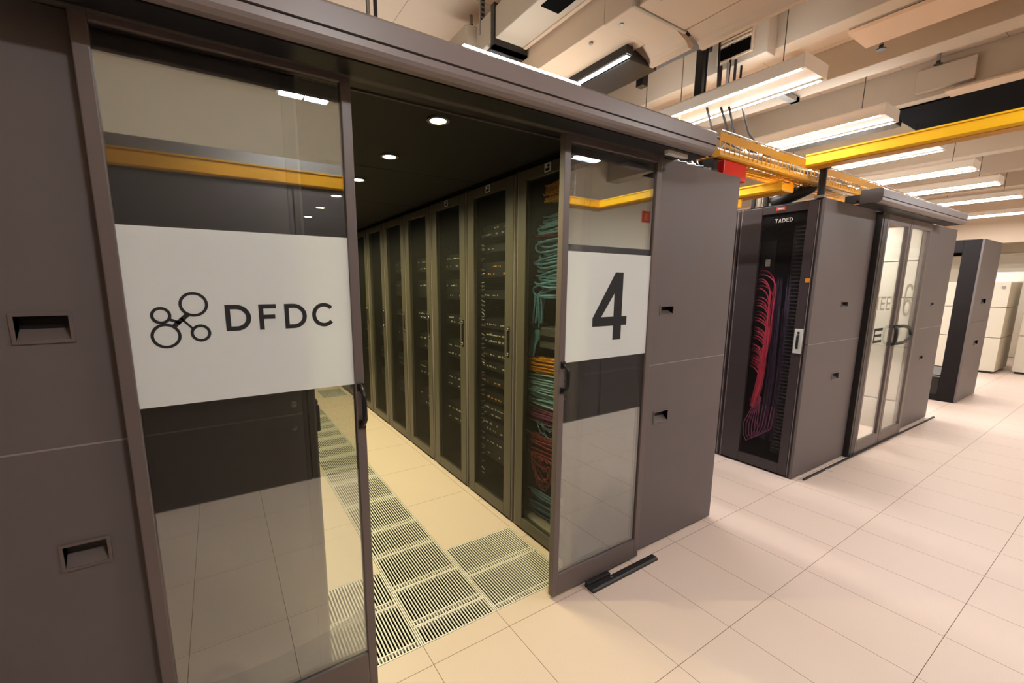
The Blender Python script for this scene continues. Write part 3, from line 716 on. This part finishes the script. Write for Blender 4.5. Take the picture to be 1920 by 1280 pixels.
for i, (a, b, c, d_, k) in enumerate(GR):
    if k == 'c': lb = 'white slatted floor grille in the centre strip of the aisle, %s from the doorway' % (ORD + ['eleventh', 'twelfth', 'thirteenth', 'fourteenth'])[i]
    elif k == 'r': lb = 'white slatted floor grille at the foot of the nearest right rack, %s one' % ('front' if c < .2 else 'rear')
    elif k == 'l': lb = 'white slatted floor grille seen through the left glass door, %s one' % ('front' if c < .2 else 'rear')
    else: lb = 'lone slatted floor grille far down the aisle by the right racks'
    make_grille(a, b, c, d_, lb)

# ------------------------------------------------------------------ container 6 (built square, then turned a little)
C6 = []
def c6(o): C6.append(o); return o
c6(end_panel('brown-grey end panel with two grip recesses between magenta cable rack and mirrored doors', 2.32, 3.29, 0.0, 1.12, (2.832, 2.945, 1.407, 1.443), (2.836, 2.953, 0.786, 0.838), H=2.215, th=.02))
c6(end_panel('far brown-grey end panel right of the reflective twin doors', 4.60, 5.63, 0.0, 1.12, (5.12, 5.20, 1.368, 1.398), (5.05, 5.13, 0.77, 0.804), H=2.205, th=.02))
t = c6(thing('door_jamb', 'thick black jamb at the left edge of the reflective twin doors', 'jamb', (3.3, 0, 0)))
obj('post', MB().box(3.29, 3.405, -.045, .06, 0.0, 2.2), BLACK, t, bevel=.003); obj('edge_strip', MB().box(3.325, 3.331, -.049, -.044, 0.01, 2.18), FRAME, t)
def leaf6(label, x0, x1, gx0, gx1):
    t = c6(thing('sliding_door', label, 'door', ((x0 + x1) / 2, -.045, 0)))
    obj('frame', frame_box(MB(), x0, x1, -.045, -.012, 0.012, 2.19, gx0 - x0, x1 - gx1, .075, .108), FRAME, t, bevel=.003)
    obj('glass', MB().box(gx0, gx1, -.034, -.028, .12, 2.115), GLASS6, t)
    return t
t6 = leaf6('left reflective glass door leaf with the letter E on the second container', 3.412, 3.975, 3.452, 3.925)
P6 = xz(-.0345)
obj('letter', glyph(L_E(3.505, 1.055, .20, .135, .024), P6), LETTER, t6)
for k, g in enumerate((L_I(3.49, 1.36, .02, .12, .016), L_E(3.56, 1.355, .10, .125, .018), L_E(3.70, 1.355, .10, .125, .018), L_I(3.84, 1.36, .02, .12, .016))):
    obj('faint_letter', glyph(g, P6), FAINT, t6)
t7 = leaf6('right reflective glass door leaf with the faint 6 on the second container', 3.985, 4.595, 4.035, 4.53)
cx_, zl = 4.25, 1.365
six = MB()
def ring_e(cx, cz, rx, rz, t_, a0=0, a1=2 * math.pi, full=True, n=36):
    if full:
        return [[(cx + rx * math.cos(2 * math.pi * j / n), cz + rz * math.sin(2 * math.pi * j / n)) for j in range(n)],
                [(cx + (rx - t_) * math.cos(2 * math.pi * j / n), cz + (rz - t_ * .6) * math.sin(2 * math.pi * j / n)) for j in range(n)][::-1]]
    o = [(cx + rx * math.cos(a0 + (a1 - a0) * j / n), cz + rz * math.sin(a0 + (a1 - a0) * j / n)) for j in range(n + 1)]
    i = [(cx + (rx - t_) * math.cos(a0 + (a1 - a0) * j / n), cz + (rz - t_ * .6) * math.sin(a0 + (a1 - a0) * j / n)) for j in range(n + 1)]
    return [o + i[::-1]]
join(six, glyph(ring_e(cx_, zl, .115, .085, .05), P6))
join(six, glyph(ring_e(cx_, 1.52, .115, .08, .05, .25, math.pi, False), P6))
join(six, glyph([[(cx_ - .115, zl), (cx_ - .065, zl), (cx_ - .065, 1.52), (cx_ - .115, 1.52)]], P6))
obj('numeral', six, FAINT, t7)
def d_handle(t, xa, xb, y, z0, z1):
    pts = []
    for k in range(13):
        a = -math.pi / 2 + math.pi * k / 12
        pts.append((xa + (xb - xa) * max(0, math.cos(a)) ** .5, y - .032 * max(0, math.cos(a)) ** .5, (z0 + z1) / 2 + (z1 - z0) / 2 * math.sin(a)))
    obj('handle', MB().tube(pts, .016, 8), BLACK, t, smooth=True)
d_handle(t6, 3.955, 3.915, -.045, 1.02, 1.19); d_handle(t7, 4.005, 4.32, -.045, 1.02, 1.19)
il = c6(thing('added_fill_lamp', 'added unseen tube lamp inside the second container above its reflective doors', 'lamp', (4.0, .5, 2.2)))  # hidden lamp added to brighten the inside behind the glass
obj('body', MB().box(3.28, 4.62, .44, .56, 2.235, 2.27), LAMPW, il); obj('led_panel', MB().box(3.52, 4.48, .45, .55, 2.225, 2.235), INLED, il)
h6 = c6(header('shorter grey header box above the reflective twin doors', 2.735, 4.97, -0.2, -0.06, 2.2, 2.303, [(2.80, 2.84), (4.70, 4.97)]))
tl = c6(thing('door_lintel', 'dark lintel strip directly above the reflective twin doors', 'lintel', (3.4, 0, 2.19)))
obj('beam', MB().box(3.25, 4.595, -.058, .05, 2.192, 2.28), PANELD, tl)
tr = c6(thing('floor_rail', 'thin dark floor rail along the foot of the second container', 'rail', (4, -.05, 0)))
obj('rail', MB().box(2.40, 5.72, -.062, -.048, 0, .014), BLACK, tr); obj('pale_gap', MB().box(2.40, 5.72, -.048, -.036, 0, .006), LABEL, tr)
c6(tag(obj('cable_stub', MB().tube([(2.78, -.06, .0), (2.785, -.075, .02), (2.79, -.085, .012), (2.80, -.11, .004)], .004, 6), LABEL, org=(2.78, -.06, 0)), 'tiny pale cable stub lying on the floor by the second container rail', 'cable'))
R6 = make_rack(2.32, 0.022, RACKD, MESHD, 'dark mesh-door rack with magenta cables on the corner of the second container', my0=.085, my1=.42, depth=.94, latch=False, H=2.22, sill=.10)
c6(R6)
for k in range(1, 4): c6(dup(R6, (0, .6 * k, 0), 'dark rack edge in the hot aisle, %s behind the magenta cable rack' % ['first', 'second', 'third'][k - 1]))
ld = c6(thing('rack_lock', 'tall silver swing lock on the magenta cable rack door', 'lock', (2.31, .06, 1.04)))
obj('plate', MB().box(2.308, 2.32, .038, .098, 1.045, 1.24), LABEL, ld, bevel=.004); obj('lever', MB().tube([(2.305, .068, 1.085), (2.298, .068, 1.10), (2.298, .068, 1.18), (2.305, .068, 1.195)], .009, 8), BLACK, ld)
obj('keyhole', MB().cyl((2.304, .068, 1.21), (2.309, .068, 1.21), .009, 10), BLACK, ld)
c6(tag(obj('sticker', MB().box(2.317, 2.3195, .040, .070, 1.60, 1.632), ORANGE, org=(2.318, .05, 1.6)), 'tiny square orange sticker on the magenta cable rack frame', 'sticker'))
c6(tag(obj('rating_label', MB().box(2.317, 2.3195, .268, .332, 2.168, 2.196).box(2.3165, 2.317, .28, .32, 2.178, 2.186, 1), [REDL, LABEL], org=(2.318, .3, 2.18)), 'small red label above the mesh of the magenta cable rack', 'label'))
def yz(x): return lambda u, v, d: (x - d, -u, v)
nm = MB()
LT = [[(-.338, 2.105), (-.338, 2.099), (-.330, 2.099), (-.330, 2.075), (-.324, 2.075), (-.324, 2.099), (-.316, 2.099), (-.316, 2.105)]]
LA = [[(-.312, 2.075), (-.306, 2.075), (-.3005, 2.092), (-.295, 2.075), (-.289, 2.075), (-.298, 2.105), (-.303, 2.105)]]
for g in (LT, LA, L_D(-.284, 2.075, .024, .03, .005), L_E(-.255, 2.075, .02, .03, .005), L_D(-.230, 2.075, .022, .03, .005)): join(nm, glyph(g, yz(2.325)))
c6(tag(obj('name_badge', nm, LABEL, org=(2.325, .28, 2.075)), 'small white lettered badge behind the top of the magenta rack mesh', 'badge'))
c6(tag(obj('port_tag', MB().box(2.36, 2.365, .36, .395, 1.735, 1.79), LABEL, org=(2.36, .38, 1.73)), 'small white tag above the topmost magenta cables', 'tag'))
# patch panels and magenta cables
pp = c6(thing('cable_bay', 'tall black patch panel that the magenta cables plug into', 'panel', (2.44, .47, .9)))
obj('panel', MB().box(2.44, 2.47, .36, .56, .85, 1.95), RACKIN, pp)
cm = c6(thing('cable_manager', 'vertical black finger duct at the right side of the magenta rack', 'cable manager', (2.40, .1, .2)))
obj('spine', MB().box(2.42, 2.44, .09, .23, .15, 2.05), RACKIN, cm)
fg = MB()
for k in range(62): fg.box(2.385, 2.42, .10, .20, .20 + .03 * k, .208 + .03 * k)
obj('fingers', fg, PANELD, cm)['kind'] = 'stuff'
rnd = random.Random(21)
groups = [1.70, 1.665, 1.63, 1.61, 1.575, 1.55, 1.475, 1.45, 1.425, 1.405, 1.35, 1.325, 1.30, 1.275, 1.215, 1.20, 1.185, 1.165, 1.145, 1.125, 1.07, 1.055, 1.04, 1.02, 1.0, .97, .955, .94, .925, .905, .89, .875]
for k, z0 in enumerate(groups):
    ya = .455 + rnd.uniform(-.006, .006); x0 = 2.385 + rnd.uniform(-.02, .02)
    ye = .315 + .055 * (k / len(groups)) * .6 + rnd.uniform(-.018, .018); r_ = .10 + .05 * rnd.random()
    pts = [(2.44, ya + .02, z0), (x0 + .02, ya - .01, z0 + .004)]
    zz = z0 + .006
    for a in (.2, .4, .6, .8, 1.0):
        th = a * math.pi / 2
        pts.append((x0, ya - .02 + (ye - ya + .02) * math.sin(th), zz - (r_ * 1.1) * (1 - math.cos(th))))
    zend = .60 - .10 * rnd.random(); zs = pts[-1][2]
    for a in (.33, .66, 1.0):
        pts.append((x0 + .01 * a, ye + .06 * a * a + rnd.uniform(-.004, .004) + .01 * math.sin(k + a * 3), zs + (zend - zs) * a))
    c6(tag(obj('patch_cable', MB().tube(pts, .0052, 5), MAGENTA, org=(x0, ya, z0), smooth=True), 'magenta patch cable arching out of the panel behind the corner rack mesh', 'cable', 'magenta patch cables'))
for k in range(6):
    yb = .45 - .024 * k; zb = .20 + .02 * k
    pts = [(2.39, .36 - .006 * k, .62), (2.385, .40 - .012 * k, .50), (2.38, yb, .36), (2.38, yb - .005, .26), (2.38, yb - .035, zb), (2.385, yb - .075, zb + .03), (2.40, yb - .10, .36), (2.41, yb - .11, .55)]
    c6(tag(obj('looped_cable', MB().tube(pts, .0042, 5), PURP, org=(2.39, .36, .2), smooth=True), 'thin mauve cable looping at the foot of the magenta cables', 'cable', 'mauve looped cables'))
vm = MB()
for k in range(40):
    yb = .16 + .16 * rnd.random(); xx = 2.40 + .03 * rnd.random()
    vm.tube([(xx, yb + .01, 1.68 - rnd.random() * .3), (xx, yb, 1.2), (xx, yb + rnd.uniform(-.015, .015), .8), (xx, yb + .02, .25)], .004, 5)
vb_ = c6(tag(obj('cable_bundle', vm, VIOLET, org=(2.41, .24, .25), smooth=True), 'dark violet cable bundle falling beside the magenta cables', 'cable bundle'))
# added pale cabinet standing in for the bright reflection in the glass
pc = c6(thing('reflection_cabinet', 'added pale grey cabinet imitating the reflection in the second container glass doors', 'cabinet', (4.62, .03, 0)))
for a, b in ((0, .33), (.345, 1.45), (1.458, 1.83), (1.838, 2.19)):
    obj('cabinet_section', MB().box(4.62, 5.5, .03, 1.6, a, b), CABG, pc, bevel=.004)
pw = c6(tag(obj('inner_end_wall', MB().box(3.30, 4.6, 1.6, 1.65, 0, 2.19), CABG, org=(4, 1.6, 0)), 'pale closing panel at the back of the second container aisle', 'panel'))
# conduits, hose and things on the roofs
cp = c6(thing('conduit_post', 'black conduit post rising from the front corner of the second container to the tray', 'conduit', (2.335, .03, 2.22)))
obj('tube', MB().tube([(2.34, .045, 2.222), (2.34, .045, 2.46)], .024, 12), HOSE, cp); obj('clamp', MB().box(2.305, 2.375, .01, .08, 2.43, 2.455), BLACK, cp, bevel=.003); obj('clamp', MB().box(2.31, 2.37, .015, .075, 2.222, 2.24), STEEL, cp)
for k in range(3):
    ya = .44 + .05 * k
    c6(tag(obj('conduit', MB().tube([(2.36, ya, 2.222), (2.36, ya, 2.34), (2.36 + .01 * k, ya - .015, 2.40)], .02, 10), [HOSE, STEEL, HOSE][k], org=(2.36, ya, 2.22)), '%s upright conduit on the rack roof left of the thick black hose' % ['right black', 'middle grey', 'left black'][k], 'conduit'))
hs = MB(); hs.tube([(2.40, .42, 2.24), (2.44, .36, 2.27), (2.52, .28, 2.32), (2.60, .24, 2.36), (2.66, .24, 2.40)], .052, 12)
c6(tag(obj('thick_hose', hs, HOSE, org=(2.4, .42, 2.22), smooth=True), 'thick black hose sweeping from the rack roof up to the yellow tray', 'hose'))
c6(tag(obj('coiled_cable', MB().tube([(2.40 + .0 * k, .40 + .045 * math.cos(a), 2.30 + .055 * math.sin(a)) for k, a in enumerate([j * .5 for j in range(14)])], .008, 6), HOSE, org=(2.4, .4, 2.24)), 'black cable loop hanging beside the conduits on the rack roof', 'cable'))
rot = Matrix.Translation((2.32, 0, 0)) @ Matrix.Rotation(math.atan2(-.055, 3.31), 4, 'Z') @ Matrix.Translation((-2.32, 0, 0))
for o in C6:
    mw = rot @ Matrix.Translation(o.location); o.location = mw.to_translation(); o.rotation_euler = mw.to_euler()

# ------------------------------------------------------------------ yellow trays
def solid_tray(label, x0, x1, y0, y1, z0, z1, horiz='y', hang=True):
    t = thing('cable_tray', label, 'cable tray', ((x0 + x1) / 2, (y0 + y1) / 2, z0))
    if horiz == 'y':
        p = [(x0 + .012, z0), (x1 - .012, z0), (x1, z0 + .012), (x1, z1), (x1 - .01, z1), (x1 - .01, z0 + .012), (x0 + .01, z0 + .012), (x0 + .01, z1), (x0, z1), (x0, z0 + .012)]
        obj('trough', MB().prism(p, 'y', y0, y1), YEL, t)
        obj('rim', MB().box(x0 - .006, x0 + .012, y0, y1, z1 - .008, z1 + .002).box(x1 - .012, x1 + .006, y0, y1, z1 - .008, z1 + .002), YEL, t)
        obj('floor_rib', MB().box(x0 + .03, x1 - .03, y0, y1, z0 - .004, z0 + .001), YELD, t)
    else:
        p = [(y0 + .012, z0), (y1 - .012, z0), (y1, z0 + .012), (y1, z1), (y1 - .01, z1), (y1 - .01, z0 + .012), (y0 + .01, z0 + .012), (y0 + .01, z1), (y0, z1), (y0, z0 + .012)]
        obj('trough', MB().prism(p, 'x', x0, x1), YELD, t)
        obj('rim', MB().box(x0, x1, y0 - .006, y0 + .012, z1 - .008, z1 + .002).box(x0, x1, y1 - .012, y1 + .006, z1 - .008, z1 + .002), YELD, t)
    for q in ((0.2, 0.8) if horiz != 'y' else (0.85,)):
        hx, hy = ((x0 + x1) / 2, y0 + (y1 - y0) * q) if horiz == 'y' else (x0 + (x1 - x0) * q, (y0 + y1) / 2)
        if hang: obj('hanging_wire', MB().tube([(hx, hy, z0 + .01), (hx, hy, ZC)], .004, 5), STEEL, t)
    return t
solid_tray('big solid yellow cable tray crossing overhead towards the right edge', 2.15, 2.31, -2.24, 0.09, 2.425, 2.505, hang=False)
solid_tray('lower bright yellow tray piece behind the corner of container 4', 2.02, 2.20, 0.17, 2.2, 2.265, 2.335)
solid_tray('short yellow tray stub low beside the corner of container 4', 1.60, 1.74, 0.30, 0.9, 2.13, 2.19)
solid_tray('yellow cable tray over the opposite dark row, mirrored in the glass doors', -4.4, 0.6, -2.24, -2.08, 2.295, 2.40, 'x')
solid_tray('yellow cable tray meeting the overhead one beyond the walkway, mirrored in door 4', 0.6, 2.15, -2.24, -2.08, 2.42, 2.505, 'x')
tag(obj('pipe_run', MB().box(-4.4, 2.1, -2.30, -2.25, 2.44, 2.52), STEEL, org=(-1, -2.28, 2.44)), 'grey pipe duct behind the yellow tray of the opposite row, mirrored in the glass', 'pipe')
t = thing('mesh_tray', 'yellow open mesh cable tray running along the tops of both containers', 'cable tray', (2.3, .2, 2.335))
TX0, TX1, ty0, ty1 = 1.08, 5.0, .10, .34
obj('bottom_rail', MB().prism([(ty0, 2.35), (ty0 + .008, 2.38), (ty0 + .02, 2.395), (ty0 + .03, 2.395), (ty0 + .05, 2.353), (ty0 + .03, 2.341), (ty0 + .005, 2.341)], 'x', TX0, TX1), YELD, t)
obj('top_rail', MB().box(TX0, TX1, ty0 + .002, ty0 + .006, 2.429, 2.477), YELD, t)
ms = MB()
k = TX0
while k < TX1:
    ms.tube([(k, ty0 + .004, 2.365), (k, ty0 + .004, 2.485)], .003, 4); ms.tube([(k, ty0 + .01, 2.36), (k, ty1, 2.36), (k, ty1, 2.485)], .003, 4); k += .055
for yy in (.16, .20, .24, .28, .32): ms.box(TX0, TX1, yy, yy + .018, 2.361, 2.365)
ms.box(TX0, TX1, ty1, ty1 + .004, 2.365, 2.475)
obj('wire_mesh', ms, YELD, t)
obj('top_wire', MB().tube([(TX0, ty0 + .003, 2.487), (TX1, ty0 + .003, 2.487)], .004, 6), STEEL, t)
for xs_ in (1.09, 4.2):
    obj('stand_off', MB().box(xs_, xs_ + .05, .14, .30, 2.231 if xs_ < 1 else 2.222, 2.345), BLACK, t)
rnd = random.Random(9)
for k, (yy, zz, m_, nm_) in enumerate([(.14, 2.393, GREYC, 'light grey'), (.165, 2.407, HOSE, 'black'), (.195, 2.387, GREYC, 'silver'), (.225, 2.397, HOSE, 'thick black'), (.26, 2.385, WHITEC, 'white'), (.13, 2.419, WHITEC, 'upper white')]):
    pts = [(TX0 + .1 + i * .2, yy + rnd.uniform(-.012, .012), zz + rnd.uniform(-.008, .01)) for i in range(0, 19)]
    tag(obj('tray_cable', MB().tube(pts, .013, 7), m_, org=(2, yy, zz), smooth=True), '%s cable lying along the yellow mesh tray' % nm_, 'cable')
tag(obj('red_box', MB().box(1.17, 1.43, .12, .24, 2.235, 2.341), RED, org=(1.27, .18, 2.2), bevel=.006), 'bright red box under the yellow mesh tray at the corner of container 4', 'box')
for k, (xa, m_) in enumerate([(0.74, HOSE), (0.82, STEEL), (0.90, HOSE), (0.98, STEEL), (1.04, HOSE)]):
    tag(obj('roof_cable', MB().tube([(xa + .06, .30, 2.40), (xa + .02, .24, 2.31), (xa, .18, 2.26), (xa + .05, .12, 2.25)], .022, 8), m_, org=(xa, .2, 2.24), smooth=True),
        '%s cable drooping onto the roof of container 4, %s from the left' % ('black' if m_ is HOSE else 'grey', ['first', 'second', 'third', 'fourth', 'fifth'][k]), 'cable')
t = thing('suspension_rod', 'twin thin steel rods rising from the long header to the ceiling', 'rod', (-1.09, -.1, 2.3))
for dx in (0, .022): obj('rod', MB().cyl((-1.10 + dx, -.1, 2.3), (-1.10 + dx, -.1, 3.499), .006, 8), [STEEL, BLACK][dx > 0], t)

# ------------------------------------------------------------------ far open frame and cooling cabinets
t = thing('open_frame', 'empty dark open rack frame with grey side panel at the far right', 'rack frame', (6.85, -.06, 0))
fx, fX = 6.85, 7.88
sp = MB(); panel_with_hole(sp, fx, fX, .01, 1.1, -.075, -.055, 7.28, 7.48, .772, .835); a = obj('side_panel_lower', sp, PANEL, t)
sp = MB(); panel_with_hole(sp, fx, fX, 1.103, 2.18, -.075, -.055, 7.26, 7.50, 1.345, 1.408); b = obj('side_panel_upper', sp, PANEL, t)
for par, h in ((a, (7.28, 7.48, .772, .835)), (b, (7.26, 7.50, 1.345, 1.408))):
    r, c = MB(), MB(); cup(r, c, *h, -.075); obj('grip_rim', r, FRAME, par); obj('grip_recess', c, [BLACK, FRAME], par)
for xx in (fx, fX - .06):
    obj('portal', frame_box_y(MB(), xx, xx + .06, -.055, .70, 0, 2.18, .165, .12, .16, .06), PORTAL, t, bevel=.003)
obj('side_wall', MB().box(fx + .06, fX - .06, .64, .70, 0, 2.18), RACKIN, t)
obj('inner_side', MB().box(fx + .06, fX - .06, -.054, -.04, 0, 2.18), RACKIN, t)
obj('roof', MB().box(fx + .06, fX - .06, -.055, .70, 2.12, 2.18), RACKIN, t)
obj('floor_unit', MB().box(fx + .05, fX - .1, .12, .58, .06, .33).box(fx + .03, fX - .1, .12, .58, .30, .36), BLACK, t, bevel=.004)
obj('ledge', MB().box(fx + .02, fx + .12, .11, .58, .33, .345), STEEL, t)
def cool(x0, x1, y0, y1, H, label, secs):
    t = thing('cooling_cabinet', label, 'cabinet', ((x0 + x1) / 2, (y0 + y1) / 2, 0))
    z = .04; obj('plinth', MB().box(x0 + .03, x1 - .03, y0 + .03, y1 - .03, 0, .04), BLACK, t)
    for s in secs: obj('panel', MB().box(x0, x1, y0, y1, z, s - .008), CAB, t, bevel=.006); z = s
    obj('latch', MB().box(x0 - .02, x0, y0 + .06, y0 + .10, H * .93, H * .955), STEEL, t)
    return t
cool(10.35, 11.4, .10, 1.10, 1.66, 'cream cooling cabinet with stacked panels right of the open dark frame', (.66, 1.21, 1.66))
cool(10.7, 11.5, -1.30, -0.06, 1.56, 'cream cooling cabinet at the right edge of the picture', (.7, 1.25, 1.56))
cool(10.35, 11.4, 1.35, 2.20, 1.75, 'cream cooling cabinet seen through the empty dark frame, nearer one', (.7, 1.25, 1.75))
cool(10.35, 11.4, 2.35, 3.6, 1.75, 'cream cooling cabinet seen through the empty dark frame, farther one', (.9, 1.75))
tag(obj('wall_box', MB().box(10.9, 11.4, .02, .75, 1.665, 1.84), LAMPW, org=(11, .3, 1.665), bevel=.006), 'white box sitting on top of the cream cooling cabinet', 'box')
tag(obj('wall_pipe', MB().tube([(13.57, -3, 2.3), (13.57, 4, 2.3)], .03, 8), WALL, org=(13.57, 0, 2.3)), 'thin horizontal pipe along the cream far wall', 'pipe')

# ------------------------------------------------------------------ the opposite row (seen mirrored in the door glass)
OY = -2.1
for k in range(6):
    xa = -3.2 + 1.1 * k; xb = xa + 1.092
    t = thing('dark_row_panel', 'dark panel of the opposite container row, mirrored in the glass, %s from the left' % ORD[k].replace('nearest', 'first'), 'panel', ((xa + xb) / 2, OY, 0))
    obj('lower_panel', MB().box(xa, xb, OY - .5, OY, .0, 1.1), PANELD, t, bevel=.004)
    obj('upper_panel', MB().box(xa, xb, OY - .5, OY, 1.104, 2.29 if xa < 0.6 else 2.02), PANELD, t, bevel=.004)
t = thing('fire_sign', 'small red and white fire sign on the wall, mirrored in the door numbered 4', 'sign', (4.85, -3.6, 2.66))
obj('board', MB().box(4.75, 4.95, -3.6, -3.59, 2.655, 2.845), RED, t); obj('inset', MB().box(4.815, 4.885, -3.59, -3.588, 2.69, 2.81), ORANGE, t)

for o in COL.objects:
    if '_o' in o: del o['_o']
